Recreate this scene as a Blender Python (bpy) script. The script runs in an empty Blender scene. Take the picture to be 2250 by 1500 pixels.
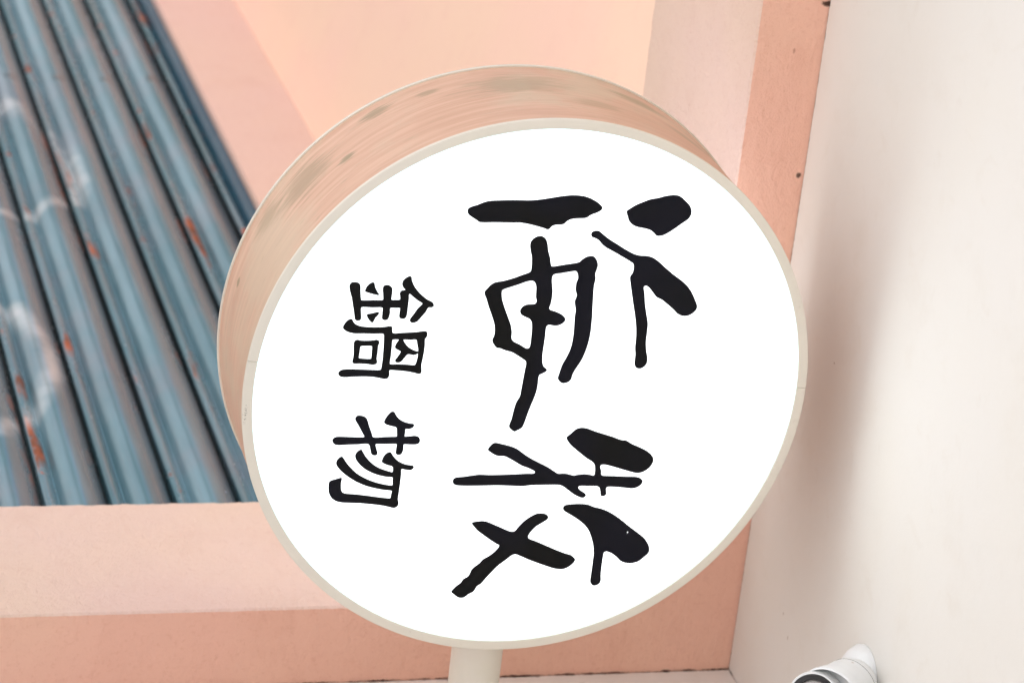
import bpy, bmesh, math, random
from mathutils import Vector, Matrix, noise
random.seed(7)
S = bpy.context.scene
Z0 = 2.75                       # height of the sign's centre above the pavement

# ---------------------------------------------------------------- camera
cd = bpy.data.cameras.new('camera'); cam = bpy.data.objects.new('camera', cd)
S.collection.objects.link(cam); S.camera = cam
RX = Vector((-0.106513, -0.253134, 0.96155))      # picture's right in the world
DY = Vector((0.918201, -0.396107, -0.002566))     # picture's down
FW = Vector((0.381526, 0.882622, 0.274619))       # view direction
cam.matrix_world = Matrix(((RX.x, -DY.x, -FW.x, -1.65745), (RX.y, -DY.y, -FW.y, -3.65167),
                           (RX.z, -DY.z, -FW.z, -1.17186 + Z0), (0, 0, 0, 1)))
cd.lens = 106.973; cd.sensor_width = 36; cd.clip_start = .05; cd.clip_end = 500
cd.dof.use_dof = True; cd.dof.focus_distance = 4.17; cd.dof.aperture_fstop = 4.9

# ---------------------------------------------------------------- world, sun, exposure
SUN_EL, SUN_AZ = math.radians(60), math.radians(262)     # azimuth clockwise from +Y: from the left, a little to the front
w = bpy.data.worlds.new('World'); S.world = w; w.use_nodes = True
nt = w.node_tree; nt.nodes.clear()
sky = nt.nodes.new('ShaderNodeTexSky'); sky.sky_type = 'NISHITA'; sky.sun_disc = False
sky.sun_elevation = SUN_EL; sky.sun_rotation = SUN_AZ; sky.dust_density = 3.0; sky.air_density = 1.0; sky.ozone_density = .6
bg = nt.nodes.new('ShaderNodeBackground'); bg.inputs[1].default_value = .12
wo = nt.nodes.new('ShaderNodeOutputWorld')
nt.links.new(sky.outputs[0], bg.inputs[0]); nt.links.new(bg.outputs[0], wo.inputs[0])
sl = bpy.data.lights.new('sun', 'SUN'); sl.energy = 3.4; sl.angle = math.radians(.6); sl.color = (1, .975, .94)
sun = bpy.data.objects.new('sun', sl); S.collection.objects.link(sun)
sd = Vector((math.sin(SUN_AZ) * math.cos(SUN_EL), math.cos(SUN_AZ) * math.cos(SUN_EL), math.sin(SUN_EL)))
sun.rotation_euler = sd.to_track_quat('Z', 'Y').to_euler()
sun.location = (-6, -3, 9)
S.view_settings.view_transform = 'Standard'; S.view_settings.look = 'None'
S.view_settings.gamma = 1; S.view_settings.use_curve_mapping = False
S.view_settings.exposure = 1.12
S.cycles.max_bounces = 10; S.cycles.diffuse_bounces = 6
SIGN_E = .78
# ---------------------------------------------------------------- helpers
def link(o, parent=None):
    S.collection.objects.link(o)
    if parent is not None: o.parent = parent
    return o
def tag(o, label, cat, group=None, kind=None):
    if label: o['label'] = label
    if cat: o['category'] = cat
    if group: o['group'] = group
    if kind: o['kind'] = kind
    return o
def empty(name, loc, label, cat, group=None):
    o = bpy.data.objects.new(name, None); o.location = loc; o.empty_display_size = .1
    link(o); return tag(o, label, cat, group)
def finish(name, bm, m, parent=None, smooth=False, world=True):
    """bm is in sign-centred world coordinates (z measured from Z0); parented objects keep place."""
    me = bpy.data.meshes.new(name)
    bmesh.ops.recalc_face_normals(bm, faces=bm.faces)
    if smooth:
        for f in bm.faces: f.smooth = True
    bm.to_mesh(me); bm.free()
    me.materials.append(m)
    o = bpy.data.objects.new(name, me); link(o, parent)
    if parent is None and world: o.location = (0, 0, Z0)
    elif world: o.location = Vector((0, 0, Z0)) - parent.location
    return o
def box(bm, a, b):
    (x0, y0, z0), (x1, y1, z1) = a, b
    v = [bm.verts.new(p) for p in ((x0,y0,z0),(x1,y0,z0),(x1,y1,z0),(x0,y1,z0),(x0,y0,z1),(x1,y0,z1),(x1,y1,z1),(x0,y1,z1))]
    for q in ((0,3,2,1),(4,5,6,7),(0,1,5,4),(1,2,6,5),(2,3,7,6),(3,0,4,7)): bm.faces.new([v[i] for i in q])
def bevel(bm, w, seg=2):
    bmesh.ops.bevel(bm, geom=bm.edges[:], offset=w, segments=seg, affect='EDGES', profile=.6)
def frame_for(axis):
    a = Vector(axis).normalized(); u = a.orthogonal().normalized(); return u, a.cross(u), a
def tube(bm, p, q, r0, r1=None, n=48, cap=True, bev=0.0):
    """cylinder or cone from p to q, optional rounded end at q"""
    r1 = r0 if r1 is None else r1
    p, q = Vector(p), Vector(q); u, v, a = frame_for(q - p); L = (q - p).length
    prof = [(0, r0)]
    if bev:
        prof.append((L - bev, r1))
        for i in range(1, 7):
            t = i / 6 * math.pi / 2; prof.append((L - bev + bev * math.sin(t), r1 - bev + bev * math.cos(t)))
    else: prof.append((L, r1))
    lathe(bm, p, (u, v, a), prof, n, cap)
def lathe(bm, o, fr, prof, n=64, cap=True, close=False, a0=0.0, a1=2*math.pi):
    u, v, a = fr; full = abs(a1 - a0 - 2*math.pi) < 1e-6
    k = n if full else n + 1
    rings = []
    for (h, r) in prof:
        rings.append([bm.verts.new(o + a*h + (u*math.cos(a0 + (a1-a0)*i/n) + v*math.sin(a0 + (a1-a0)*i/n))*r) for i in range(k)])
    m = len(rings)
    for j in range(m if close else m - 1):
        A, B = rings[j], rings[(j+1) % m]
        for i in range(n if full else n):
            i2 = (i+1) % k
            bm.faces.new((A[i], A[i2], B[i2], B[i]))
    if cap and not close:
        bm.faces.new(rings[0][::-1]); bm.faces.new(rings[-1])
    if close and not full:
        bm.faces.new([r[0] for r in rings]); bm.faces.new([r[-1] for r in rings][::-1])

# ---------------------------------------------------------------- node helpers
class M:
    def __init__(s, name):
        s.m = bpy.data.materials.new(name); s.m.use_nodes = True; s.t = s.m.node_tree; s.t.nodes.clear()
        s.out = s.n('OutputMaterial'); s.b = s.n('BsdfPrincipled'); s.l(s.b.outputs[0], s.out.inputs[0])
        s.geo = s.n('NewGeometry'); s.P = s.geo.outputs['Position']
    def n(s, k): return s.t.nodes.new('ShaderNode' + k)
    def l(s, a, b): s.t.links.new(a, b)
    def put(s, sock, v):
        if hasattr(v, 'is_linked') or hasattr(v, 'links'): s.l(v, sock)
        else: sock.default_value = v
    def math(s, op, a, b=0.0, c=None, clamp=False):
        q = s.n('Math'); q.operation = op; q.use_clamp = clamp; s.put(q.inputs[0], a); s.put(q.inputs[1], b)
        if c is not None: s.put(q.inputs[2], c)
        return q.outputs[0]
    def vec(s, op, a, b=(0, 0, 0), out=0):
        q = s.n('VectorMath'); q.operation = op; s.put(q.inputs[0], a)
        if op == 'SCALE': s.put(q.inputs[3], b)
        else: s.put(q.inputs[1], b)
        return q.outputs[out]
    def noise(s, v, scale, detail=4, rough=.55, dist=0.0):
        q = s.n('TexNoise'); s.l(v, q.inputs['Vector']); q.inputs['Scale'].default_value = scale
        q.inputs['Detail'].default_value = detail; q.inputs['Roughness'].default_value = rough
        q.inputs['Distortion'].default_value = dist; return q.outputs[0]
    def ramp(s, v, a, b, lo=0.0, hi=1.0, smooth=True):
        q = s.n('MapRange'); q.interpolation_type = 'SMOOTHSTEP' if smooth else 'LINEAR'
        s.put(q.inputs[0], v)
        for i, x in enumerate((a, b, lo, hi)): q.inputs[i+1].default_value = x
        return q.outputs[0]
    def mix(s, f, a, b, mode='MIX'):
        q = s.n('Mix'); q.data_type = 'RGBA'; q.blend_type = mode; s.put(q.inputs[0], f)
        s.put(q.inputs[6], a if not isinstance(a, tuple) else (*a, 1)[:4]); s.put(q.inputs[7], b if not isinstance(b, tuple) else (*b, 1)[:4])
        return q.outputs[2]
    def bump(s, h, strength, dist=.01):
        q = s.n('Bump'); q.inputs['Strength'].default_value = strength; q.inputs['Distance'].default_value = dist
        s.l(h, q.inputs['Height'])
        if getattr(s, 'last', None) is not None: s.l(s.last, q.inputs['Normal'])
        s.last = q.outputs[0]; s.l(s.last, s.b.inputs['Normal'])
    def xyz(s, v):
        q = s.n('SeparateXYZ'); s.l(v, q.inputs[0]); return q.outputs
    def comb(s, x, y, z):
        q = s.n('CombineXYZ'); s.put(q.inputs[0], x); s.put(q.inputs[1], y); s.put(q.inputs[2], z); return q.outputs[0]
    def set(s, color=None, rough=None, metal=None, spec=None):
        if color is not None: s.put(s.b.inputs['Base Color'], color if not isinstance(color, tuple) else (*color, 1))
        if rough is not None: s.put(s.b.inputs['Roughness'], rough)
        if metal is not None: s.put(s.b.inputs['Metallic'], metal)
        if spec is not None: s.put(s.b.inputs['Specular IOR Level'], spec)
    def add(s, *v):
        r = v[0]
        for x in v[1:]: r = s.math('ADD', r, x)
        return r
    def blob(s, vec, c, sx, sy, sz, wob=None):
        """soft-edged spot: 1 at c, 0 outside the ellipsoid"""
        d = s.vec('SUBTRACT', vec, c); d = s.vec('MULTIPLY', d, (1/sx, 1/sy, 1/sz)); L = s.vec('LENGTH', d, out=1)
        if wob is not None: L = s.math('ADD', L, wob)
        return s.ramp(L, 1.0, .35)

YBC = .32
def plaster(name, base, alt, dirt, grain=.35, crack=None, spots=(), sandy=1.0):
    m = M(name); P = m.P
    big = m.noise(P, 1.7, 3); mid = m.noise(P, 9, 5, .6); fine = m.noise(P, 420, 3, .6); gr = m.noise(P, 130, 4, .65)
    trow = m.noise(m.vec('MULTIPLY', P, (6, 6, 16)), 3.2, 5, .6, .6)
    c = m.mix(m.ramp(big, .35, .65), base, alt)
    c = m.mix(m.ramp(mid, .5, .8, 0, .28), c, dirt)
    c = m.mix(m.ramp(trow, .55, .75, 0, .2), c, dirt)
    c = m.mix(m.ramp(gr, .52, .72, 0, .30 * sandy), c, dirt)
    if crack:
        p = m.xyz(P); wv = m.math('MULTIPLY', m.math('SUBTRACT', m.noise(P, 60, 5, .7), .5), .010)
        for axis, pos, half, rest in crack:
            d = m.math('ABSOLUTE', m.math('SUBTRACT', p[axis], pos)); d = m.math('ADD', d, wv)
            amt = m.math('MULTIPLY', m.ramp(m.noise(P, 23, 3), .40, .56, .25, .95), m.ramp(m.math('ABSOLUTE', m.math('SUBTRACT', p[1], YBC)), .03, .01))
            c = m.mix(m.math('MULTIPLY', m.ramp(d, half, half*.4), amt), c, (.035, .022, .018))
            c = m.mix(m.math('MULTIPLY', m.math('MULTIPLY', m.ramp(d, half*9, half, 0, .35), m.ramp(mid, .3, .7)), amt), c, dirt)
    for (q, sz, col, st) in spots:
        c = m.mix(m.math('MULTIPLY', m.blob(P, q, *sz, wob=m.math('MULTIPLY', m.math('SUBTRACT', m.noise(P, 150, 3), .5), 1.1)), st), c, col)
    m.set(c, .82, 0, .25)
    m.bump(m.add(m.math('MULTIPLY', gr, .6), m.math('MULTIPLY', fine, .4)), grain, .006)
    m.bump(trow, .45 * sandy, .006)
    return m.m

SPECK = (.05, .025, .015)
PINK = plaster('pink_stucco', (.82, .475, .365), (.83, .505, .375), (.68, .345, .25), .45,
   crack=[(0, .6255, .0016, 0)],
   spots=[((-.4725, .32, .4815+Z0), (.006, .02, .013), SPECK, .95), ((-.207, .32, .477+Z0), (.006, .02, .0055), SPECK, .9),
          ((-.40, .32, .44+Z0), (.006, .02, .003), (.4, .17, .12), .6)])
PINKJ = plaster('pink_rough_lit_render', (.80, .575, .50), (.81, .595, .475), (.71, .46, .37), 1.0)  # same pink as the front, made paler for the lit faces
PINKM = plaster('pink_lintel_paint', (.755, .51, .44), (.765, .525, .43), (.66, .39, .31), .4)
PEACH = plaster('peach_ceiling_paint', (.92, .605, .48), (.92, .63, .475), (.85, .53, .42), .1, sandy=.25)
CREAM = plaster('cream_paint', (.745, .71, .65), (.75, .72, .675), (.66, .60, .52), .05, sandy=.15,
   crack=[(0, .6255, .0010, 0), (1, .3185, .0007, 0)],
   spots=[((.0, .1, .484+Z0), (.002, .004, .05), (.3, .22, .16), .6), ((.43, .14, .484+Z0), (.003, .003, .05), (.3, .22, .16), .6),
          ((.455, .11, .484+Z0), (.006, .002, .05), (.4, .32, .26), .7)])

SIDE = plaster('cream_side_paint', (.74, .69, .645), (.75, .70, .66), (.62, .54, .48), .12, sandy=.3, crack=[(1, .3175, .0022, 0)])

# ---------------------------------------------------------------- ground
bm = bmesh.new()
gx = [-60, -20, -6, -2, 2, 6, 20, 60]
vs = [[bm.verts.new((x, y, 0)) for y in gx] for x in gx]
for i in range(7):
    for j in range(7): bm.faces.new((vs[i][j], vs[i+1][j], vs[i+1][j+1], vs[i][j+1]))
m = M('pale_concrete_paving'); P = m.P
br = m.n('TexBrick'); m.l(P, br.inputs['Vector']); br.inputs['Scale'].default_value = 1.6; br.inputs['Mortar Size'].default_value = .012
br.inputs['Color1'].default_value = (.50, .50, .495, 1); br.inputs['Color2'].default_value = (.45, .45, .445, 1); br.inputs['Mortar'].default_value = (.2, .18, .16, 1)
m.set(m.mix(m.ramp(m.noise(P, 2.5, 6), .4, .75, 0, .4), br.outputs[0], (.36,.355,.345)), .85); m.bump(m.noise(P, 90, 4), .3)
g = finish('pavement', bm, m.m, world=False); g['kind'] = 'structure'

# ---------------------------------------------------------------- pink wall: pillar, beam, lintel, soffit
XJ, XW, YB, ZC = .4953, .626, .32, .484
wall = empty('pink_wall', (.56, .5, 0), 'salmon pink stucco wall with pillar and beam around the recess of the teal shutter', 'wall')
wall['kind'] = 'thing'
def worn_box(bm, a, b, n, axis, jit=.0011, seed=0, square_after=1e9):
    """box whose long arrises are chipped and wavy; subdivided n times along axis"""
    (x0,y0,z0), (x1,y1,z1) = a, b; o = [i for i in range(3) if i != axis]
    lo = (a[o[0]], a[o[1]]); hi = (b[o[0]], b[o[1]]); c = .003
    sect = [(lo[0]+c, lo[1]), (hi[0]-c, lo[1]), (hi[0], lo[1]+c), (hi[0], hi[1]-c), (hi[0]-c, hi[1]), (lo[0]+c, hi[1]), (lo[0], hi[1]-c), (lo[0], lo[1]+c)]
    inner = [(lo[0]+.02, lo[1]), (hi[0]-.02, lo[1]), (hi[0], lo[1]+.02), (hi[0], hi[1]-.02), (hi[0]-.02, hi[1]), (lo[0]+.02, hi[1]), (lo[0], hi[1]-.02), (lo[0], lo[1]+.02)]
    # order: for each corner: inner point of side A, chamfer point A, mid, chamfer point B, inner point B
    loop = []
    for A, I in zip(sect, inner): loop.append((A, I))
    pts = []
    for k in range(0, 8, 2):
        pts += [('i', inner[k], k), ('e', sect[k], k)]
        # chamfer handled by consecutive section points
        pts = pts[:-2] + [('e', sect[k], k), ('i', inner[k], k), ('i', inner[k+1], k+1), ('e', sect[k+1], k+1)]
    rings = []
    for s in range(n+1):
        t = a[axis] + (b[axis]-a[axis])*s/n; r = []
        for j, (kind, q, k) in enumerate(pts):
            p = [0, 0, 0]; p[axis] = t; p[o[0]], p[o[1]] = q
            if kind == 'e':
                cx, cy = (lo[0]+hi[0])/2, (lo[1]+hi[1])/2; cid = ((k+1)//2) % 4
                e = noise.noise(Vector((t*38, cid*7+seed, cid*3))) * jit + noise.noise(Vector((t*170, cid*9, seed))) * jit*.5
                chip = max(0, noise.noise(Vector((t*26+11, cid*13, seed+4))) - .30) * .008 if q[0] < cx and q[1] < cy else 0
                d = Vector((cx-q[0], cy-q[1])); d = Vector((math.copysign(1, d.x), math.copysign(1, d.y)))
                if t > square_after - .004:      # the arris ends where the beam starts: square corner, flush faces
                    p[o[0]] = lo[0] if q[0] < cx else hi[0]; p[o[1]] = lo[1] if q[1] < cy else hi[1]
                else: p[o[0]] += d.x*(e+chip); p[o[1]] += d.y*(e+chip)
            r.append(bm.verts.new(p))
        rings.append(r)
    N = len(pts)
    for s in range(n):
        for j in range(N): bm.faces.new((rings[s][j], rings[s][(j+1)%N], rings[s+1][(j+1)%N], rings[s+1][j]))
    bm.faces.new(rings[0]); bm.faces.new(rings[-1][::-1])
def shade_front(o):       # lit tint on the rough reveal and soffit, shaded tint on the smooth front
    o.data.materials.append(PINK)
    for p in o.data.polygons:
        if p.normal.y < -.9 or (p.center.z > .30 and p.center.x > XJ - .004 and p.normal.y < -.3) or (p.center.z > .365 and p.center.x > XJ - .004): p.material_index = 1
# pillar: upper, finely modelled stretch that shows, plain stretch below
bm = bmesh.new(); worn_box(bm, (XJ, YB, -1.05), (XW + .10, .6820, .800), 760, 2, .0012, 3, .378)
shade_front(finish('pillar', bm, PINKJ, wall))
bm = bmesh.new(); box(bm, (XJ, YB, -Z0), (XW + .10, .6820, -1.0515)); shade_front(finish('pillar_foot', bm, PINKJ, wall))
bm = bmesh.new(); worn_box(bm, (-1.35, YB, .3785), (XJ, .783, .800), 520, 0, .0009, 9, XJ - .03); shade_front(finish('beam', bm, PINKJ, wall))
bm = bmesh.new(); box(bm, (XJ + .0005, .6830, .3785), (XW + .1, .783, .800)); finish('beam_end', bm, PINK, wall)
bm = bmesh.new()       # sloping soffit of the recess: lowest along the lintel, rising to the left
zs = lambda x: .2235 + (XJ - x) * .27
q = [bm.verts.new((x, y, z)) for y in (.7845, 8.5) for (x, z) in ((-1.35, zs(-1.35)), (.90, zs(.90)), (.90, .80), (-1.35, .80))]
for f in ((0,1,2,3), (7,6,5,4), (0,4,5,1), (1,5,6,2), (2,6,7,3), (3,7,4,0)): bm.faces.new([q[i] for i in f])
finish('recess_ceiling', bm, PEACH, wall)
bm = bmesh.new()
q = [bm.verts.new((x, y, z)) for y in (.6835, 6.4) for (x, z) in ((XJ, .030), (.86, .030), (.86, zs(.86) - .002), (XJ, .2232))]
for f in ((0,1,2,3), (7,6,5,4), (0,4,5,1), (1,5,6,2), (2,6,7,3), (3,7,4,0)): bm.faces.new([q[i] for i in f])
bevel(bm, .0015, 2); finish('lintel', bm, PINKM, wall)

bm = bmesh.new()       # small mortar haunch in the corner of pillar and beam
q = [bm.verts.new((x, y, z)) for y in (YB, .680) for (x, z) in ((XJ + .004, .3784), (XJ - .026, .3835), (XJ - .026, .3784), (XJ + .001, .350), (XJ + .004, .350))]
for f in ((0,1,2,3,4), (9,8,7,6,5), (0,5,6,1), (1,6,7,2), (2,7,8,3), (3,8,9,4), (4,9,5,0)): bm.faces.new([q[i] for i in f])
for v in q:
    if v.co.y < .4: v.co.y -= .0008
finish('haunch', bm, PINK, wall)

# ---------------------------------------------------------------- cream ceiling and side wall
can = empty('cream_ceiling', (0, -.6, Z0+ZC), 'cream painted ceiling above the round sign, meeting the pink beam', 'ceiling')
can['kind'] = 'thing'
bm = bmesh.new(); box(bm, (-2.3, -2.6, ZC), (XW + .1, YB - .0015, ZC + .22)); finish('ceiling_slab', bm, CREAM, can)
sw = bmesh.new(); box(sw, (XW, -1.9, -Z0), (XW + .098, YB - .002, ZC - .0015))
side = finish('cream_side_wall', sw, SIDE); tag(side, 'cream side wall right of the pink pillar that carries the sign pole', 'wall', kind='thing')

# ---------------------------------------------------------------- roller shutter
XS, PITCH, YS0, YS1 = .535, .1068, .690, 6.0
shut = empty('roller_shutter', (XS, 2.5, 0), 'closed teal metal roller shutter with rust streaks and faded white spray paint', 'shutter')
m = M('teal_shutter_paint')
oc = m.n('TexCoord').outputs['Object']; lz = m.math('DIVIDE', m.xyz(oc)[2], PITCH); P = m.P; pp = m.xyz(P)
sv = m.vec('MULTIPLY', P, (1, .35, 4))
c = m.mix(m.ramp(m.noise(sv, 5, 5), .35, .7), (.070, .170, .21), (.135, .25, .30))
c = m.mix(m.ramp(m.noise(P, 3.1, 4), .45, .7, 0, .55), c, (.20, .21, .25))
streak = m.noise(m.vec('MULTIPLY', P, (1, .7, 30)), 5, 6, .65)
c = m.mix(m.ramp(streak, .5, .75, 0, .35), c, (.10, .14, .17))
c = m.mix(m.math('MULTIPLY', m.ramp(lz, .52, .80), m.ramp(m.noise(sv, 4, 4), .3, .7, .35, .8)), c, (.09, .115, .145))     # painted shade: upturned half greyed as it turns from the light
c = m.mix(m.math('MULTIPLY', m.ramp(lz, .72, 1.0), m.ramp(m.noise(sv, 8, 4), .35, .65, .2, .75)), c, (.13, .10, .09))     # grime under each lap
edge = m.math('MULTIPLY', m.ramp(lz, .045, .08), m.ramp(lz, .27, .20))
c = m.mix(m.math('MULTIPLY', edge, m.ramp(m.noise(sv, 9, 3), .45, .6, 0, .3)), c, (.20, .17, .15))
rn = m.noise(m.vec('MULTIPLY', P, (1, .55, 2.6)), 6.0, 4, .6)
rust = m.math('MULTIPLY', m.math('ADD', edge, m.math('MULTIPLY', m.ramp(lz, .80, .97), .8), clamp=True), m.ramp(rn, .56, .67))
rust = m.math('MAXIMUM', rust, m.math('MULTIPLY', m.math('MULTIPLY', m.ramp(lz, .02, .1), m.ramp(lz, .32, .2)), m.ramp(m.noise(m.vec('MULTIPLY', P, (1, .5, 1.6)), 19, 3), .63, .70)))
rust = m.math('MULTIPLY', rust, m.ramp(m.noise(P, 60, 4), .25, .45, .3, 1))
c = m.mix(rust, c, m.mix(m.ramp(m.noise(P, 22, 3), .4, .65), (.20, .065, .03), (.50, .12, .04)))
lap = m.math('MAXIMUM', m.ramp(lz, .038, .030), m.ramp(lz, .970, .976)); c = m.mix(m.math('MULTIPLY', lap, .9), c, (.008, .009, .009))      # lap joint coloured near-black
# dents across the upper half of each slat, all on one vertical line
dn = m.math('ABSOLUTE', m.math('SUBTRACT', pp[1], m.math('ADD', 2.885, m.math('MULTIPLY', m.math('SUBTRACT', m.noise(P, 14, 2), .5), .09))))
dent = m.math('MULTIPLY', m.ramp(dn, .026, .006), m.math('MULTIPLY', m.ramp(lz, .46, .56), m.ramp(lz, .86, .74)))
c = m.mix(m.math('MULTIPLY', dent, .7), c, (.04, .05, .06))
# sprayed white loops
GR = [[(2.80, -.445), (2.732, -.417), (2.679, -.393), (2.577, -.36), (2.534, -.336), (2.393, -.312), (2.216, -.308), (2.13, -.328), (2.091, -.39), (2.044, -.434), (2.03, -.49), (2.02, -.55)],
      [(1.60, -.56), (1.553, -.519), (1.447, -.489), (1.344, -.474), (1.264, -.477), (1.167, -.502), (1.102, -.532), (1.012, -.596), (.98, -.66)]]
yz = m.comb(0, pp[1], m.math('SUBTRACT', pp[2], Z0)); dmin = None
for line in GR:
    for (a, b) in zip(line, line[1:]):
        A = Vector((0, *a)); B = Vector((0, *b)); D = B - A
        pa = m.vec('SUBTRACT', yz, tuple(A)); h = m.math('DIVIDE', m.vec('DOT_PRODUCT', pa, tuple(D), out=1), D.length_squared, clamp=True)
        q = m.n('VectorMath'); q.operation = 'SCALE'; q.inputs[0].default_value = tuple(D); m.l(h, q.inputs[3])
        d = m.vec('LENGTH', m.vec('SUBTRACT', pa, q.outputs[0]), out=1)
        dmin = d if dmin is None else m.math('MINIMUM', dmin, d)
spray = m.math('MULTIPLY', m.ramp(dmin, .034, .0), m.ramp(m.noise(P, 6, 3), .36, .62, .12, .5))
spray = m.math('MULTIPLY', spray, m.ramp(lz, .04, .08))
c = m.mix(spray, c, (.80, .76, .74))
m.set(c, m.math('ADD', .27, m.math('MULTIPLY', rust, .45)), .35, .6)
m.bump(m.noise(m.vec('MULTIPLY', P, (1, .45, 1)), 7, 3), .5, .006); m.bump(m.noise(P, 160, 3), .05, .001)
TEAL = m.m
prof = [(.000, -.026), (.030, -.026), (.034, -.002), (.046, .0020), (.090, .0030), (.130, .0032), (.165, .0015), (.200, -.0006), (.235, -.0030), (.258, -.0062), (.276, -.0062),
        (.300, -.0030), (.325, .0020), (.350, .0065), (.400, .0118), (.460, .0160), (.540, .0186), (.630, .0182), (.730, .0145), (.820, .0086), (.900, .0020), (.950, -.0030), (.972, -.0055), (.977, -.026), (1.0, -.026)]
bm = bmesh.new(); NY = 60; rows = []
for j in range(NY + 1):
    y = YS0 + (YS1 - YS0) * (j / NY) ** 1.3
    rows.append([bm.verts.new((-o + .0006*noise.noise(Vector((y*2.1, t*2, 0))), y, t*PITCH + .0012*noise.noise(Vector((y*.9, 0, 3))))) for t, o in prof])
for j in range(NY):
    for k in range(len(prof) - 1): bm.faces.new((rows[j][k], rows[j+1][k], rows[j+1][k+1], rows[j][k+1]))
for f in bm.faces: f.smooth = True
bmesh.ops.recalc_face_normals(bm, faces=bm.faces)
sm = bpy.data.meshes.new('slat')
bm.to_mesh(sm); bm.free(); sm.materials.append(TEAL)
if sm.polygons[10].normal.x > 0: sm.flip_normals()
sm.set_sharp_from_angle(angle=math.radians(42))
z = -.447 + PITCH * 5
for k in range(31):
    zb = -.447 + PITCH * (4 - k)
    if zb + Z0 < .0: break
    o = bpy.data.objects.new('slat', sm); link(o, shut)
    o.location = Vector((XS + random.uniform(-.0012, .0012), random.uniform(-.01, .0), Z0 + zb)) - shut.location
bm = bmesh.new(); box(bm, (XS + .02, YS0, -Z0 + .01), (XS + .05, YS1, .20)); finish('backing_sheet', bm, TEAL, shut)
m = M('gap_shade_blue'); m.set(m.mix(m.ramp(m.noise(m.P, 7, 4), .4, .7), (.012, .075, .125), (.03, .10, .15)), .35, .1, .5); m.bump(m.noise(m.P, 30, 3), .1, .002)
bm = bmesh.new(); box(bm, (XS - .021, YS0, .006), (XS + .015, YS1, .029)); bevel(bm, .002, 2); finish('gap_shade_strip', bm, m.m, shut)  # dark strip added to stand for shade in the gap under the lintel
bm = bmesh.new(); box(bm, (XS - .03, YS1 + .001, -Z0), (XS + .06, YS1 + .06, .03)); finish('guide_rail', bm, TEAL, shut)

# ---------------------------------------------------------------- round sign
GL_RIM, R, RI, T, LIP = .0006, .400, .3862, .2243, .0055
sign = empty('round_sign', (0, 0, Z0), 'round white lit sign with black brush characters, standing out from the wall on a pole', 'sign')
BX = Vector((.99996, .00854, 0)); BY = Vector((-.00854, .99984, .01598)); BZ = Vector((.00014, -.01598, .99987))
sign.matrix_world = Matrix(((BX.x, BY.x, BZ.x, 0), (BX.y, BY.y, BZ.y, 0), (BX.z, BY.z, BZ.z, Z0), (0, 0, 0, 1)))
FR = (Vector((1, 0, 0)), Vector((0, 0, 1)), Vector((0, 1, 0))); O = Vector((0, 0, 0))   # lathe frame: height runs away from the viewer
def sfinish(name, bm, m, smooth=False, angle=35):
    o = finish(name, bm, m, sign, smooth=smooth, world=False)
    if smooth: o.data.set_sharp_from_angle(angle=math.radians(angle))
    return o
m = M('beige_enamel_rim'); P = m.P; oc = m.n('TexCoord').outputs['Object']
c = m.mix(m.ramp(m.noise(oc, 6, 4), .35, .7), (.725, .67, .57), (.735, .675, .58))
c = m.mix(m.ramp(m.noise(m.vec('MULTIPLY', oc, (1, 1, 1)), 55, 5, .7), .62, .75, 0, .25), c, (.35, .28, .2))
for q, s_ in (((.030, -.001, -.395), (.017, .02, .004)), ((.020, -.001, -.3945), (.006, .02, .003))):
    c = m.mix(m.math('MULTIPLY', m.blob(oc, q, *s_), m.ramp(m.noise(oc, 420, 4, .7), .5, .62, 0, .8)), c, (.10, .07, .05))
m.set(c, .42, 0, .4); m.bump(m.noise(oc, 40, 3), .08, .002); RIM = m.m
m = M('brushed_drum'); oc = m.n('TexCoord').outputs['Object']; x, y, z_ = m.xyz(oc)
th = m.math('ARCTAN2', z_, x)
tv = m.comb(m.math('MULTIPLY', m.math('COSINE', th), 1.0), m.math('MULTIPLY', y, 38.0), m.math('SINE', th))
st = m.noise(tv, 2.6, 7, .62, .25); st2 = m.noise(m.comb(m.math('COSINE', th), m.math('MULTIPLY', y, 110.0), m.math('SINE', th)), 2.2, 4, .6)
c = m.mix(m.ramp(st, .35, .68), (.60, .345, .235), (.70, .45, .325))
c = m.mix(m.ramp(st2, .42, .72, 0, .4), c, (.53,.31,.20))
c = m.mix(m.ramp(m.noise(oc, 4.3, 5, .65), .45, .66, 0, .6), c, (.60, .485, .345))
blt = m.noise(m.vec('MULTIPLY', tv, (1, .35, 1)), 9, 5, .7, .5); c = m.mix(m.ramp(blt, .56, .74, 0, .5), c, (.42, .31, .20))
uv = m.comb(m.math('ARCTAN2', m.math('MULTIPLY', z_, -1), m.math('MULTIPLY', x, -1)), y, 0)
wob = m.math('MULTIPLY', m.math('SUBTRACT', m.noise(tv, 7, 5, .65), .5), 2.2)
D = math.radians
for (a, yy, sa, sy, k) in ((-138.6, .112, 2.6, .010, .75), (-128.9, .150, 9, .050, .5), (-147.8, .188, 5, .016, .62), (-158.8, .178, 3, .012, .5), (-176, .150, 14, .045, .42),
                           (-103.5, .167, 1.2, .010, .7), (157, .175, 9, .022, .5), (136.7, .160, 12, .03, .4), (-118, .175, 6, .03, .4), (146, .12, 8, .02, .4), (170, .09, 7, .02, .3)):
    c = m.mix(m.math('MULTIPLY', m.blob(uv, (D(a + 180 if a < 0 else a - 180), yy, 0), D(sa), sy, 1, wob), min(1, k * 1.25)), c, (.33, .25, .15))
m.set(c, m.ramp(st, .3, .7, .42, .55), .0, .3); m.bump(st2, .05, .001); DRUM = m.m
m = M('lit_acrylic'); oc = m.n('TexCoord').outputs['Object']; x, y, z_ = m.xyz(oc)
rr = m.vec('LENGTH', m.comb(x, 0, z_), out=1)
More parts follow.
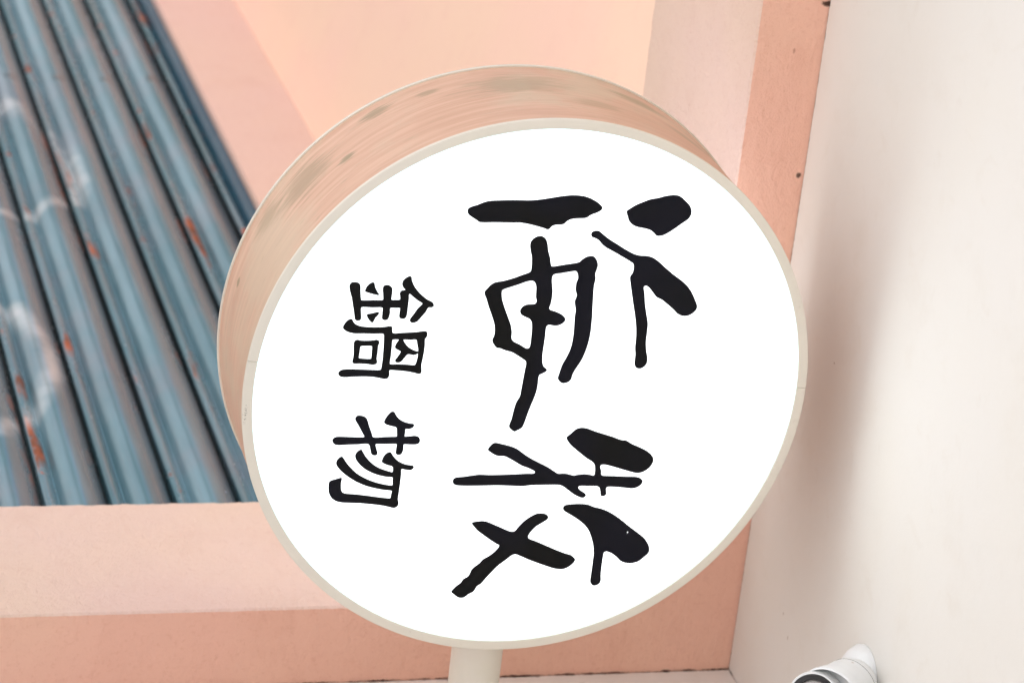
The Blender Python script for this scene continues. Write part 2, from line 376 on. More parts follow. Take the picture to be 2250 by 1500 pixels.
m.set((.8, .8, .8), .25, 0, .5)
m.put(m.b.inputs['Emission Color'], m.mix(m.ramp(rr, RI - .026, RI), (.94, 1.0, 1.03), (.48, .90, 1.02)))
m.put(m.b.inputs['Emission Strength'], m.ramp(rr, RI - .012, RI, SIGN_E, SIGN_E * .85)); LIT = m.m
m = M('black_vinyl'); oc = m.n('TexCoord').outputs['Object']
m.set(m.mix(m.ramp(m.noise(oc, 5, 2), .4, .6), (.007, .007, .012), (.006, .006, .006)), .6, 0, .12); VINYL = m.m

# faces
for (y0, name) in ((.0032, 'face_panel'), (T - .0032 - .004, 'face_panel')):
    bm = bmesh.new(); lathe(bm, O, FR, [(y0, RI + .004), (y0 + .004, RI + .004)], 160); sfinish(name, bm, LIT)
# drum wall
bm = bmesh.new(); lathe(bm, O, FR, [(LIP, .3975), (T - LIP, .3975), (T - LIP, .3945), (LIP, .3945)], 224, close=True); sfinish('drum', bm, DRUM, True)
# front and back rims, each bent from two halves with a hair joint
b = .0009
def rim(y0, s, a0, a1):
    pr = [(0, RI), (0, R - b), (b*.35, R - b*.3), (b, R), (LIP - b*.5, R), (LIP, R - b*.5), (LIP, .3905), (.0100, .3905), (.0100, .3885), (.0030, .3885), (.0030, RI)]
    bm = bmesh.new(); lathe(bm, Vector((0, y0, 0)), (FR[0], FR[1], FR[2]*s), pr, 112, close=True, a0=a0, a1=a1)
    return sfinish('rim', bm, RIM, True, 40)
g1, g2 = math.radians(91.4), math.radians(-97.0) ; gap = .0011
for y0, s in ((0, 1), (T, -1)):
    rim(y0, s, g2 + gap, g1 - gap); rim(y0, s, g1 + gap, g2 + 2*math.pi - gap)
GLYPHS = {
 'a': [[(-0.2668,-0.1175),(-0.2703,-0.1167),(-0.273,-0.1129),(-0.2757,-0.1048),(-0.2793,-0.0969),(-0.2817,-0.0888),(-0.2828,-0.0722),(-0.2834,-0.0556),(-0.2835,-0.0321),(-0.2849,-0.0188),(-0.2872,-0.0056),(-0.2897,0.0075),(-0.2915,0.0208),(-0.2917,0.0327),(-0.2903,0.043),(-0.2874,0.0518),(-0.2825,0.0609),(-0.2771,0.0676),(-0.2745,0.0691),(-0.271,0.0678),(-0.2676,0.0628),(-0.2643,0.0547),(-0.2602,0.0492),(-0.2591,0.046),(-0.2586,0.0367),(-0.2576,0.0283),(-0.2551,0.0227),(-0.2506,0.0182),(-0.2492,0.0141),(-0.2487,0.0057),(-0.2469,0.0017),(-0.243,-0.0013),(-0.2422,-0.0046),(-0.2441,-0.0099),(-0.2471,-0.0212),(-0.2499,-0.0333),(-0.2513,-0.0436),(-0.2511,-0.0587),(-0.2513,-0.0771),(-0.2511,-0.0988),(-0.2544,-0.1042),(-0.2588,-0.1113),(-0.2625,-0.1159)],
  [(-0.2699,0.1036),(-0.274,0.1081),(-0.2794,0.1159),(-0.2839,0.1256),(-0.2879,0.1354),(-0.2898,0.1454),(-0.2928,0.1553),(-0.2944,0.1654),(-0.2942,0.1723),(-0.2915,0.1787),(-0.2858,0.1856),(-0.2797,0.1919),(-0.2727,0.1953),(-0.2666,0.1955),(-0.2603,0.1925),(-0.254,0.1847),(-0.2464,0.1754),(-0.2405,0.1676),(-0.2359,0.1595),(-0.2348,0.1545),(-0.2353,0.1501),(-0.2393,0.1461),(-0.2433,0.1404),(-0.2456,0.1324),(-0.2478,0.1209),(-0.2512,0.1136),(-0.2564,0.1086),(-0.2625,0.1061)],
  [(-0.2354,0.0579),(-0.2389,0.0587),(-0.2411,0.0627),(-0.2408,0.0687),(-0.2365,0.0744),(-0.2291,0.0847),(-0.2214,0.0977),(-0.2138,0.1107),(-0.2083,0.1218),(-0.2059,0.1307),(-0.2055,0.1411),(-0.2029,0.1501),(-0.1968,0.1596),(-0.1871,0.1713),(-0.1782,0.1829),(-0.1703,0.1945),(-0.1622,0.2043),(-0.1533,0.2117),(-0.1434,0.2175),(-0.1325,0.2228),(-0.1271,0.2224),(-0.1207,0.2171),(-0.1174,0.2105),(-0.1173,0.2035),(-0.1205,0.196),(-0.1269,0.1891),(-0.134,0.1802),(-0.1412,0.1705),(-0.1453,0.1621),(-0.151,0.157),(-0.159,0.1499),(-0.1617,0.1452),(-0.1599,0.1423),(-0.1509,0.1445),(-0.1365,0.1471),(-0.1221,0.1507),(-0.1058,0.1552),(-0.0912,0.1559),(-0.0784,0.1561),(-0.0657,0.1582),(-0.0528,0.1616),(-0.0455,0.1614),(-0.04,0.1577),(-0.0376,0.1519),(-0.0399,0.1463),(-0.0455,0.1438),(-0.0583,0.1434),(-0.0693,0.1416),(-0.0857,0.1409),(-0.1002,0.139),(-0.1165,0.1354),(-0.1382,0.1295),(-0.1543,0.1253),(-0.1722,0.1209),(-0.1758,0.1211),(-0.1803,0.1237),(-0.1883,0.1243),(-0.1937,0.1228),(-0.1972,0.118),(-0.2045,0.105),(-0.2115,0.0921),(-0.2172,0.0811),(-0.2215,0.0754),(-0.2276,0.0695),(-0.2305,0.064),(-0.2322,0.0595)],
  [(-0.2184,-0.0255),(-0.2237,-0.0252),(-0.229,-0.0216),(-0.2321,-0.0161),(-0.2322,-0.0101),(-0.2284,-0.0046),(-0.2205,-0.0012),(-0.2117,0.0007),(-0.2012,0.0045),(-0.1906,0.0071),(-0.1885,0.0094),(-0.1908,0.0228),(-0.193,0.0362),(-0.1953,0.0461),(-0.1991,0.0499),(-0.203,0.0554),(-0.2045,0.0621),(-0.2033,0.0665),(-0.1984,0.0706),(-0.1913,0.073),(-0.1851,0.0722),(-0.178,0.0709),(-0.1717,0.0722),(-0.161,0.0713),(-0.1449,0.0721),(-0.1287,0.0732),(-0.1125,0.0744),(-0.0944,0.0749),(-0.0799,0.0741),(-0.0654,0.0716),(-0.0508,0.0673),(-0.037,0.0603),(-0.0288,0.0569),(-0.0215,0.0557),(-0.0174,0.0522),(-0.0154,0.0455),(-0.0169,0.041),(-0.0224,0.0365),(-0.0288,0.0373),(-0.0434,0.0404),(-0.0562,0.0458),(-0.0689,0.0495),(-0.0834,0.0508),(-0.0997,0.0504),(-0.1142,0.0495),(-0.125,0.0496),(-0.1375,0.0468),(-0.1468,0.0486),(-0.1536,0.0461),(-0.1643,0.0456),(-0.1715,0.0473),(-0.1777,0.0461),(-0.1821,0.043),(-0.1811,0.0342),(-0.1789,0.0225),(-0.1775,0.0141),(-0.1747,0.0111),(-0.1676,0.011),(-0.1533,0.0136),(-0.1426,0.014),(-0.1337,0.0133),(-0.1274,0.012),(-0.1247,0.0144),(-0.1221,0.0224),(-0.1176,0.0315),(-0.1123,0.0365),(-0.1087,0.0364),(-0.1036,0.0315),(-0.1014,0.024),(-0.1026,0.0136),(-0.0995,0.011),(-0.0869,0.0111),(-0.0724,0.0108),(-0.0597,0.0105),(-0.047,0.0117),(-0.0406,0.0145),(-0.0361,0.0194),(-0.0333,0.0188),(-0.0306,0.0143),(-0.0278,0.0098),(-0.0233,0.0088),(-0.0123,0.009),(-0.0022,0.0081),(0.0079,0.0058),(0.0208,0.0021),(0.0355,-0.0014),(0.0466,-0.004),(0.0521,-0.0064),(0.0558,-0.0121),(0.0577,-0.0162),(0.0549,-0.0209),(0.0498,-0.0249),(0.0391,-0.0226),(0.0244,-0.0208),(0.0134,-0.0186),(0.0042,-0.0145),(-0.005,-0.0138),(-0.0196,-0.0129),(-0.0342,-0.012),(-0.0451,-0.0112),(-0.0491,-0.0128),(-0.056,-0.0231),(-0.0618,-0.0331),(-0.0646,-0.0429),(-0.0677,-0.0509),(-0.0682,-0.0552),(-0.0748,-0.0611),(-0.0802,-0.0629),(-0.0865,-0.061),(-0.0937,-0.0609),(-0.1027,-0.0624),(-0.1152,-0.0672),(-0.1277,-0.0728),(-0.1401,-0.0776),(-0.1498,-0.0815),(-0.1561,-0.0776),(-0.1614,-0.0731),(-0.1647,-0.0676),(-0.1669,-0.056),(-0.1711,-0.0429),(-0.1757,-0.0316),(-0.1797,-0.0218),(-0.1823,-0.0201),(-0.1921,-0.0202),(-0.2026,-0.0214),(-0.2114,-0.0241)],
  [(-0.1509,-0.0573),(-0.154,-0.0559),(-0.1572,-0.0481),(-0.1618,-0.0351),(-0.1663,-0.0237),(-0.1673,-0.0162),(-0.1647,-0.0125),(-0.1585,-0.01),(-0.1442,-0.0089),(-0.1371,-0.0071),(-0.1335,-0.0089),(-0.1329,-0.0156),(-0.132,-0.0215),(-0.1289,-0.0262),(-0.1235,-0.0287),(-0.1181,-0.0267),(-0.1146,-0.0212),(-0.1119,-0.0149),(-0.1075,-0.011),(-0.0994,-0.0092),(-0.0868,-0.0086),(-0.0723,-0.0086),(-0.0678,-0.0103),(-0.0678,-0.0141),(-0.0732,-0.0233),(-0.0777,-0.0324),(-0.0822,-0.0359),(-0.0921,-0.0367),(-0.1028,-0.0395),(-0.1153,-0.0451),(-0.1278,-0.0508),(-0.1403,-0.0556)]],
 'b': [[(0.1344,-0.096),(0.1297,-0.0951),(0.1274,-0.091),(0.1267,-0.0817),(0.1249,-0.0703),(0.1235,-0.0589),(0.1242,-0.0444),(0.124,-0.027),(0.1234,-0.0097),(0.1226,0.0092),(0.1226,0.0186),(0.1213,0.0204),(0.119,0.0197),(0.1166,0.0158),(0.1131,0.0081),(0.1102,0.0005),(0.1047,-0.0089),(0.0992,-0.0182),(0.0955,-0.0259),(0.0949,-0.0353),(0.0931,-0.0406),(0.0881,-0.0484),(0.0853,-0.0511),(0.0819,-0.0498),(0.0757,-0.0447),(0.0748,-0.0404),(0.0767,-0.0323),(0.0798,-0.0204),(0.0837,-0.0105),(0.0884,-0.0035),(0.0943,0.0045),(0.1018,0.017),(0.1081,0.0294),(0.114,0.0403),(0.1203,0.0498),(0.123,0.0545),(0.1228,0.0626),(0.1238,0.0693),(0.126,0.0769),(0.125,0.0826),(0.1239,0.0914),(0.1246,0.0988),(0.1264,0.1064),(0.1236,0.1075),(0.1157,0.1071),(0.1094,0.1055),(0.1047,0.1015),(0.0992,0.0927),(0.0905,0.0814),(0.0826,0.0716),(0.0763,0.065),(0.0701,0.0606),(0.067,0.0598),(0.062,0.0647),(0.0577,0.0686),(0.0535,0.0739),(0.0523,0.0811),(0.0536,0.0886),(0.0582,0.1008),(0.0626,0.1146),(0.0665,0.1269),(0.0713,0.1393),(0.0721,0.1467),(0.0776,0.1563),(0.0824,0.1673),(0.0879,0.1784),(0.0943,0.1867),(0.1006,0.1908),(0.1069,0.1906),(0.1148,0.1864),(0.121,0.1783),(0.123,0.1696),(0.1209,0.1604),(0.1168,0.1466),(0.1125,0.1327),(0.11,0.1235),(0.1095,0.1161),(0.1119,0.1142),(0.119,0.1165),(0.1245,0.1172),(0.1266,0.1197),(0.1273,0.1346),(0.1283,0.1525),(0.1289,0.1689),(0.1313,0.1759),(0.1356,0.1795),(0.1408,0.1779),(0.1451,0.1725),(0.1469,0.1653),(0.1459,0.1563),(0.1445,0.1427),(0.144,0.1293),(0.1459,0.1272),(0.1554,0.1284),(0.1578,0.1266),(0.1588,0.1223),(0.1569,0.1203),(0.1506,0.119),(0.145,0.1168),(0.1429,0.1129),(0.1425,0.0995),(0.1424,0.0877),(0.1447,0.0862),(0.1487,0.0892),(0.1535,0.0965),(0.1564,0.0989),(0.1594,0.0979),(0.1609,0.0944),(0.1598,0.0898),(0.1549,0.0804),(0.1477,0.0707),(0.1429,0.0642),(0.1405,0.0581),(0.1401,0.0448),(0.1402,0.0302),(0.1406,0.0156),(0.1419,0.0041),(0.1411,-0.0106),(0.1403,-0.031),(0.1405,-0.0542),(0.1405,-0.0759),(0.1396,-0.0904),(0.1375,-0.0943)],
  [(0.1991,-0.062),(0.1971,-0.0597),(0.1956,-0.0482),(0.1965,-0.0409),(0.2011,-0.0302),(0.2068,-0.0178),(0.2117,-0.007),(0.2129,-0.0018),(0.2118,0.0018),(0.2048,0.0068),(0.1969,0.0133),(0.1902,0.0213),(0.1855,0.0296),(0.1845,0.0368),(0.1859,0.0436),(0.1902,0.0482),(0.1942,0.0468),(0.1984,0.0414),(0.2051,0.0319),(0.213,0.0254),(0.2201,0.0221),(0.2241,0.0238),(0.2286,0.0346),(0.2357,0.0502),(0.2428,0.0658),(0.2485,0.0799),(0.2512,0.0884),(0.2552,0.0933),(0.2584,0.0957),(0.2637,0.0936),(0.2701,0.0869),(0.2735,0.0784),(0.2725,0.0679),(0.2691,0.0571),(0.2633,0.0416),(0.257,0.0261),(0.2511,0.0136),(0.2486,0.0067),(0.2501,0.0017),(0.2572,-0.0063),(0.2666,-0.0171),(0.2777,-0.0261),(0.288,-0.0338),(0.2944,-0.0383),(0.2983,-0.0437),(0.3023,-0.0455),(0.3071,-0.0482),(0.311,-0.0549),(0.3157,-0.0602),(0.3166,-0.0653),(0.315,-0.0706),(0.3097,-0.077),(0.3068,-0.0802),(0.3033,-0.0784),(0.2977,-0.0739),(0.2925,-0.0678),(0.2867,-0.0648),(0.2828,-0.0586),(0.278,-0.0562),(0.2724,-0.0546),(0.2677,-0.0507),(0.2619,-0.044),(0.2559,-0.0395),(0.2512,-0.032),(0.2441,-0.024),(0.237,-0.0189),(0.2338,-0.0188),(0.2319,-0.0224),(0.2257,-0.0318),(0.2176,-0.0429),(0.2103,-0.0525),(0.2039,-0.0583)],
  [(0.1777,0.0678),(0.173,0.0693),(0.1712,0.075),(0.1704,0.0882),(0.1708,0.0986),(0.1726,0.1062),(0.1754,0.1125),(0.1781,0.1232),(0.1825,0.1342),(0.189,0.1454),(0.1972,0.1569),(0.2078,0.1702),(0.2176,0.1835),(0.2258,0.1936),(0.2339,0.1999),(0.2413,0.2032),(0.2486,0.2034),(0.2558,0.1975),(0.2629,0.1894),(0.2657,0.1792),(0.2647,0.1701),(0.2617,0.1629),(0.2551,0.1561),(0.2496,0.1486),(0.2463,0.1407),(0.2478,0.1367),(0.2572,0.1361),(0.2717,0.1361),(0.2831,0.1364),(0.2945,0.1375),(0.2993,0.1339),(0.3008,0.1288),(0.2991,0.1249),(0.2942,0.122),(0.2812,0.1219),(0.2634,0.1219),(0.2489,0.1216),(0.2359,0.1193),(0.223,0.1147),(0.2125,0.1097),(0.2037,0.1026),(0.1955,0.0927),(0.1882,0.0815),(0.1818,0.0711)],
  [(0.2148,0.1674),(0.2164,0.1688),(0.2177,0.1678),(0.2161,0.1665)]],
 'c': [[(-0.1563,-0.268),(-0.1601,-0.2673),(-0.1627,-0.265),(-0.1631,-0.2594),(-0.1617,-0.2551),(-0.1581,-0.2529),(-0.1499,-0.252),(-0.1378,-0.2501),(-0.1369,-0.2487),(-0.1372,-0.2342),(-0.1378,-0.2205),(-0.1468,-0.2212),(-0.154,-0.2222),(-0.1578,-0.2212),(-0.1595,-0.2177),(-0.1588,-0.2135),(-0.1547,-0.2091),(-0.1459,-0.2086),(-0.1381,-0.2086),(-0.1379,-0.2032),(-0.1382,-0.1972),(-0.1426,-0.1974),(-0.1476,-0.1984),(-0.1512,-0.1966),(-0.1524,-0.1912),(-0.1564,-0.1946),(-0.1608,-0.1963),(-0.1658,-0.1955),(-0.17,-0.1917),(-0.1724,-0.1873),(-0.1716,-0.1846),(-0.1659,-0.183),(-0.1582,-0.1791),(-0.1506,-0.1731),(-0.144,-0.1662),(-0.1389,-0.1594),(-0.1351,-0.1523),(-0.1314,-0.1495),(-0.1286,-0.15),(-0.1272,-0.1525),(-0.1269,-0.1567),(-0.1208,-0.1597),(-0.113,-0.1652),(-0.1069,-0.1699),(-0.1049,-0.1739),(-0.1049,-0.178),(-0.1074,-0.1807),(-0.1107,-0.1802),(-0.1174,-0.1761),(-0.1252,-0.1717),(-0.1327,-0.1656),(-0.1368,-0.1718),(-0.1417,-0.1785),(-0.1468,-0.185),(-0.1394,-0.1848),(-0.1284,-0.185),(-0.1184,-0.1851),(-0.1129,-0.1861),(-0.1104,-0.189),(-0.1108,-0.1938),(-0.1134,-0.1958),(-0.1195,-0.196),(-0.1259,-0.196),(-0.126,-0.202),(-0.126,-0.2091),(-0.1183,-0.2088),(-0.1127,-0.2096),(-0.1088,-0.2118),(-0.1082,-0.2159),(-0.1102,-0.219),(-0.1171,-0.2195),(-0.1265,-0.2201),(-0.1266,-0.2333),(-0.1268,-0.2488),(-0.118,-0.2484),(-0.1103,-0.2476),(-0.1078,-0.2492),(-0.1072,-0.2527),(-0.1089,-0.256),(-0.1157,-0.2576),(-0.1278,-0.2603),(-0.141,-0.2635),(-0.1497,-0.2664)],
  [(-0.1499,-0.2461),(-0.1538,-0.2456),(-0.1593,-0.2425),(-0.1624,-0.2387),(-0.163,-0.2356),(-0.1616,-0.234),(-0.1566,-0.2327),(-0.1501,-0.2292),(-0.1455,-0.2259),(-0.1444,-0.2271),(-0.1454,-0.2329),(-0.1476,-0.2404),(-0.1491,-0.2452)],
  [(-0.1142,-0.2403),(-0.1167,-0.2401),(-0.1175,-0.2366),(-0.119,-0.2305),(-0.12,-0.2254),(-0.1187,-0.2237),(-0.1154,-0.2251),(-0.1115,-0.2282),(-0.1065,-0.2301),(-0.1046,-0.2317),(-0.1054,-0.2339),(-0.1092,-0.2374)],
  [(-0.0974,-0.2715),(-0.1024,-0.2699),(-0.1074,-0.2662),(-0.1098,-0.2623),(-0.1091,-0.2596),(-0.1049,-0.2572),(-0.1012,-0.2527),(-0.099,-0.2463),(-0.0981,-0.2369),(-0.0979,-0.2254),(-0.0985,-0.214),(-0.0996,-0.2068),(-0.0985,-0.2041),(-0.0939,-0.2033),(-0.0894,-0.2018),(-0.0897,-0.1923),(-0.0904,-0.1798),(-0.0913,-0.1683),(-0.0924,-0.16),(-0.0921,-0.156),(-0.0897,-0.1545),(-0.0852,-0.1543),(-0.0807,-0.1567),(-0.0718,-0.1561),(-0.0606,-0.1563),(-0.0493,-0.1573),(-0.0426,-0.158),(-0.0347,-0.1569),(-0.0307,-0.1572),(-0.0292,-0.1606),(-0.0307,-0.1665),(-0.0329,-0.1773),(-0.0341,-0.189),(-0.0346,-0.2016),(-0.0278,-0.201),(-0.0231,-0.2026),(-0.0216,-0.2067),(-0.0225,-0.212),(-0.0244,-0.2217),(-0.0253,-0.2343),(-0.025,-0.25),(-0.0241,-0.2624),(-0.0253,-0.2688),(-0.0289,-0.2719),(-0.0328,-0.271),(-0.0354,-0.2665),(-0.0362,-0.2562),(-0.0357,-0.2405),(-0.0352,-0.2248),(-0.0353,-0.2143),(-0.038,-0.2133),(-0.0525,-0.2128),(-0.0716,-0.2133),(-0.088,-0.2149),(-0.0882,-0.2276),(-0.0886,-0.2422),(-0.0886,-0.2547),(-0.0908,-0.2642),(-0.0946,-0.2703)],
  [(-0.0796,-0.2015),(-0.0797,-0.1931),(-0.0744,-0.196),(-0.0688,-0.1974),(-0.0663,-0.1957),(-0.0624,-0.1888),(-0.0565,-0.1911),(-0.0498,-0.1952),(-0.047,-0.1944),(-0.0459,-0.1906),(-0.0476,-0.1866),(-0.0532,-0.1824),(-0.0582,-0.1785),(-0.0571,-0.1712),(-0.0579,-0.1671),(-0.0596,-0.1648),(-0.0515,-0.1649),(-0.0425,-0.1672),(-0.0431,-0.1783),(-0.0436,-0.1899),(-0.0439,-0.2017),(-0.0559,-0.2016),(-0.0694,-0.2016)],
  [(-0.0797,-0.1864),(-0.0795,-0.1766),(-0.0798,-0.1691),(-0.074,-0.1671),(-0.0628,-0.1647),(-0.0644,-0.1709),(-0.0683,-0.1776),(-0.0728,-0.1822)],
  [(-0.0747,-0.2545),(-0.0781,-0.2532),(-0.0795,-0.2497),(-0.0784,-0.2454),(-0.0781,-0.236),(-0.0787,-0.2288),(-0.0796,-0.2237),(-0.0782,-0.2202),(-0.0749,-0.2193),(-0.0704,-0.2205),(-0.0615,-0.2204),(-0.0525,-0.2209),(-0.0464,-0.2197),(-0.0436,-0.2213),(-0.0426,-0.2254),(-0.0435,-0.2318),(-0.0443,-0.2423),(-0.0441,-0.2496),(-0.0452,-0.2534),(-0.0485,-0.2542),(-0.0536,-0.2534),(-0.0636,-0.2537)],
  [(-0.0686,-0.2449),(-0.0701,-0.2436),(-0.0703,-0.2364),(-0.0702,-0.2296),(-0.0687,-0.2289),(-0.0603,-0.2287),(-0.0519,-0.2287),(-0.0514,-0.2299),(-0.0516,-0.2378),(-0.0525,-0.2452),(-0.0541,-0.2456),(-0.0614,-0.2451)]],
 'd': [[(0.0707,-0.2714),(0.0674,-0.2704),(0.0649,-0.2671),(0.0644,-0.261),(0.065,-0.2458),(0.0651,-0.2274),(0.0577,-0.2313),(0.0473,-0.2373),(0.0391,-0.2423),(0.0353,-0.242),(0.0328,-0.2392),(0.0331,-0.2336),(0.0353,-0.2283),(0.0386,-0.2255),(0.0479,-0.2221),(0.0589,-0.2175),(0.0655,-0.2144),(0.0652,-0.2002),(0.0649,-0.188),(0.0646,-0.1821),(0.059,-0.1824),(0.0511,-0.184),(0.0489,-0.1905),(0.0461,-0.1989),(0.0436,-0.2017),(0.0392,-0.2011),(0.0332,-0.1981),(0.0277,-0.1936),(0.0269,-0.1906),(0.0283,-0.1882),(0.0338,-0.1849),(0.0393,-0.1793),(0.0432,-0.1717),(0.045,-0.1644),(0.0459,-0.1597),(0.0481,-0.1592),(0.0512,-0.1608),(0.0534,-0.1656),(0.0533,-0.1708),(0.0591,-0.1707),(0.0646,-0.1707),(0.0642,-0.1636),(0.0636,-0.1565),(0.0653,-0.1512),(0.0697,-0.1487),(0.0741,-0.1493),(0.0765,-0.1531),(0.0768,-0.1603),(0.0765,-0.1709),(0.0823,-0.1708),(0.0884,-0.1716),(0.092,-0.1741),(0.0922,-0.1787),(0.09,-0.181),(0.0833,-0.1811),(0.0759,-0.1813),(0.0758,-0.1941),(0.076,-0.2103),(0.0821,-0.2088),(0.0898,-0.2065),(0.0926,-0.2078),(0.0929,-0.2118),(0.0908,-0.2151),(0.0842,-0.2172),(0.0759,-0.2207),(0.0762,-0.2347),(0.0766,-0.2498),(0.0773,-0.2619),(0.0757,-0.2681)],
  [(0.1049,-0.263),(0.1005,-0.2624),(0.0961,-0.2593),(0.0944,-0.2559),(0.0961,-0.2537),(0.1039,-0.2484),(0.1117,-0.2416),(0.1201,-0.2327),(0.1263,-0.223),(0.1314,-0.2123),(0.1351,-0.2017),(0.1377,-0.1913),(0.1389,-0.1811),(0.1322,-0.1815),(0.1266,-0.1819),(0.1256,-0.1914),(0.1231,-0.2019),(0.1191,-0.2124),(0.1135,-0.2221),(0.1068,-0.2299),(0.0996,-0.2356),(0.0935,-0.2375),(0.0896,-0.2365),(0.0852,-0.2329),(0.0841,-0.2294),(0.0864,-0.2277),(0.0941,-0.2229),(0.1019,-0.2161),(0.1086,-0.2083),(0.1137,-0.1987),(0.1167,-0.1902),(0.1186,-0.1828),(0.1105,-0.1836),(0.1078,-0.191),(0.1048,-0.1974),(0.1026,-0.1994),(0.0976,-0.1986),(0.0915,-0.1956),(0.0882,-0.1909),(0.0886,-0.1878),(0.0938,-0.1842),(0.1,-0.1785),(0.1044,-0.1719),(0.1073,-0.1645),(0.1088,-0.1551),(0.1107,-0.1533),(0.114,-0.1546),(0.1159,-0.158),(0.1151,-0.1647),(0.1141,-0.1705),(0.1223,-0.1702),(0.1368,-0.1703),(0.1491,-0.1707),(0.1603,-0.1711),(0.1659,-0.1696),(0.1709,-0.1706),(0.1737,-0.1755),(0.1723,-0.1818),(0.1698,-0.1923),(0.1677,-0.2069),(0.1659,-0.2235),(0.1651,-0.2399),(0.1644,-0.2502),(0.1621,-0.2585),(0.157,-0.2651),(0.1492,-0.2693),(0.1403,-0.2706),(0.1336,-0.2704),(0.1309,-0.2679),(0.1287,-0.2614),(0.1263,-0.2535),(0.1282,-0.2527),(0.1349,-0.2533),(0.1438,-0.2525),(0.1483,-0.2506),(0.1507,-0.2463),(0.152,-0.2329),(0.154,-0.2174),(0.1568,-0.1997),(0.1584,-0.1872),(0.1585,-0.1821),(0.1534,-0.1816),(0.1473,-0.1811),(0.1457,-0.1926),(0.1431,-0.2051),(0.1391,-0.2188),(0.1328,-0.2326),(0.1244,-0.2456),(0.116,-0.2555),(0.1093,-0.2611)]],
}
def smooth_loop(pts, sub=4):
    n = len(pts); out = []
    for i in range(n):
        p0, p1, p2, p3 = (Vector(pts[(i + d) % n]) for d in (-1, 0, 1, 2))
        L = (p2 - p1).length
        t1 = (p2 - p0); t2 = (p3 - p1)
        t1 = t1.normalized() * L if t1.length > 1e-9 else t1; t2 = t2.normalized() * L if t2.length > 1e-9 else t2
        c1 = .85 if (p1-p0).length > 0 and (p1-p0).normalized().dot((p2-p1).normalized()) > .2 else .35
        c2 = .85 if (p3-p2).length > 0 and (p2-p1).normalized().dot((p3-p2).normalized()) > .2 else .35
        for k in range(sub):
            t = k / sub; h1 = 2*t**3 - 3*t**2 + 1; h2 = -2*t**3 + 3*t**2; h3 = t**3 - 2*t**2 + t; h4 = t**3 - t**2
            out.append(p1*h1 + p2*h2 + t1*(h3*c1) + t2*(h4*c2))
    return out
LABELS = {'a': 'large brush-drawn character upper in the sign', 'b': 'large brush-drawn character of two branching halves',
          'c': 'small bold character reading pot', 'd': 'small bold character reading thing'}
for key in 'abcd':
    cu = bpy.data.curves.new('tmp', 'CURVE'); cu.dimensions = '2D'; cu.fill_mode = 'BOTH'; cu.extrude = .0003
    for loop in GLYPHS[key]:
        pts = smooth_loop(loop); sp = cu.splines.new('POLY'); sp.points.add(len(pts) - 1)
        for q, p in zip(sp.points, pts): q.co = (p.x, p.y, 0, 1)
        sp.use_cyclic_u = True
    to = bpy.data.objects.new('tmp', cu); S.collection.objects.link(to)
    bpy.context.view_layer.update()
    me = bpy.data.meshes.new_from_object(to.evaluated_get(bpy.context.evaluated_depsgraph_get()))
    bpy.data.objects.remove(to); bpy.data.curves.remove(cu)
    me.transform(Matrix(((1, 0, 0, 0), (0, 0, -1, .0028), (0, 1, 0, 0), (0, 0, 0, 1))))   # curve x,y -> sign x,z, standing just proud of the panel
    me.name = 'character'; me.materials.clear(); me.materials.append(VINYL)
    o = bpy.data.objects.new('character', me); link(o, sign); o['label'] = LABELS[key]

# pole: from inside the drum to the side wall, with its flange
bm = bmesh.new(); X0 = .385
ax = Vector((1, 0, 0)); tube(bm, (X0, T/2, 0), (.622, T/2 - .0, 0), .0375, n=64)
m = M('cream_pole_paint'); P = m.P
m.set(m.mix(m.ramp(m.noise(P, 12, 4), .4, .7), (.74, .69, .60), (.70, .66, .55)), .45, 0, .4); m.bump(m.noise(P, 50, 3), .12, .002)
sfinish('pole', bm, m.m, True)
bm = bmesh.new(); tube(bm, (.6205, T/2, 0), (.6120, T/2, 0), .075, n=48, bev=.003); fl = sfinish('flange', bm, m.m, True)
for k in range(4):
    a = math.pi/4 + k*math.pi/2; bm = bmesh.new(); q = Vector((0, math.cos(a), math.sin(a)))*.056 + Vector((.6118, T/2, 0))
    tube(bm, q, q - Vector((.006, 0, 0)), .007, n=6); sfinish('bolt', bm, m.m).parent = fl

# ---------------------------------------------------------------- security camera under the cream ceiling
cc = empty('security_camera', (.355, -.20, Z0 + ZC), 'white security camera with a black lens ring mounted under the cream ceiling', 'security camera')
m = M('white_camera_plastic'); P = m.P
bug = Vector((.3480, -.2140, .4500 + Z0)) - DY*.029 - RX*.004 - FW*.0275
c = m.mix(m.ramp(m.noise(P, 30, 4), .5, .8, 0, .3), (.76, .77, .77), (.60, .57, .52))
c = m.mix(m.math('MULTIPLY', m.blob(P, bug, .0045, .0045, .0045, wob=m.math('SUBTRACT', m.noise(P, 300, 2), .4)), .85), c, (.30, .17, .08))
m.set(c, .38, 0, .5); WH = m.m
m = M('black_lens_ring'); m.set((.018, .016, .017), .35, 0, .5); BK = m.m
m = M('lens_glass'); m.set((.30, .27, .25), .12, 0, .8); m.b.inputs['Coat Weight'].default_value = 1; GLS = m.m
Bc = Vector((.3480, -.2140, .4500)); Fc = Vector((.3520, -.2460, .3800)); ad = (Fc - Bc).normalized()
u, v, a = frame_for(ad); L = (Fc - Bc).length
def cfin(name, bm, mt, ang=40, par=None):
    o = finish(name, bm, mt, par or cc, smooth=True); o.data.set_sharp_from_angle(angle=math.radians(ang)); return o
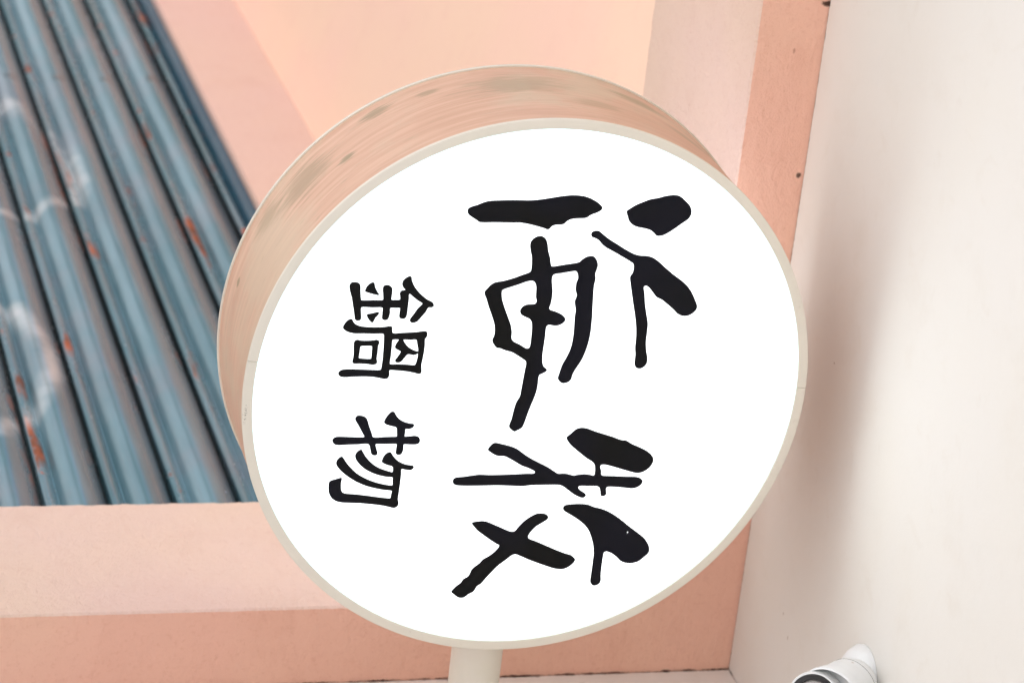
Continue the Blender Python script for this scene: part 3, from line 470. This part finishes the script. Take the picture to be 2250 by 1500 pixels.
def csub(name, bm, mt, ang=40):      # piece of the camera's housing
    o = cfin(name, bm, mt, ang); o.parent = body; o.location = (0, 0, 0); return o
bm = bmesh.new()       # ceiling plate with domed shoulder
K = Vector((.362, -.176, ZC - .0005)); KF = (Vector((1, 0, 0)), Vector((0, -1, 0)), Vector((0, 0, -1)))
lathe(bm, K, KF, [(0, .047), (.006, .0475), (.010, .0455), (.018, .041), (.025, .034), (.030, .026), (.032, .015)], 56); cfin('ceiling_mount', bm, WH, 60)
vw = Vector((-.4725, -.801, -.365)); bd = (vw*.80 + ad*.38).normalized(); sh = Fc + RX*.020 + DY*.006 - ad*.006
sa = (sh - Bc).normalized(); sf = frame_for(sa); SL = (sh - Bc).length
bm = bmesh.new()       # outer shell: shoulder at the back, open mouth in front
pr = [(-.022, .010), (-.020, .022), (-.014, .031), (-.004, .0370), (.010, .0405), (.028, .0430), (SL*.7, .0475), (SL - .004, .0515), (SL, .0515), (SL + .0012, .0503), (SL, .0490), (SL - .020, .0460), (SL - .030, .030), (SL - .030, .002)]
lathe(bm, Bc, sf, pr, 80, cap=False); body = cfin('housing', bm, WH, 50)
bm = bmesh.new(); lathe(bm, Bc, sf, [(.0035, .0385), (.0042, .0394), (.0050, .0388)], 72, close=True); csub('seam', bm, BK)
bf = frame_for(bd)
bm = bmesh.new(); lathe(bm, Fc - bd*.045, bf, [(0, .020), (.004, .032), (.020, .0375), (.040, .0378), (.046, .0374), (.0480, .0365), (.0480, .0340), (.044, .0333), (.044, .001)], 80, cap=False); csub('lens_barrel', bm, WH, 40)
bm = bmesh.new(); lathe(bm, Fc, bf, [(-.0005, .0334), (.0030, .0342), (.0040, .0330), (.0030, .0265), (-.0005, .0258)], 72, close=True); csub('lens_ring', bm, BK)
bm = bmesh.new(); lathe(bm, Fc, bf, [(-.0006, .0262), (.0012, .0258), (.0030, .0200), (.0048, .0110), (.0054, .0020)], 56, cap=True); csub('lens_cover', bm, GLS, 80)
bm = bmesh.new(); tube(bm, K + Vector((-.008, .006, -.028)), Bc - ad*.012, .016, .020, 32); cfin('swivel', bm, WH)

S.render.film_transparent = False
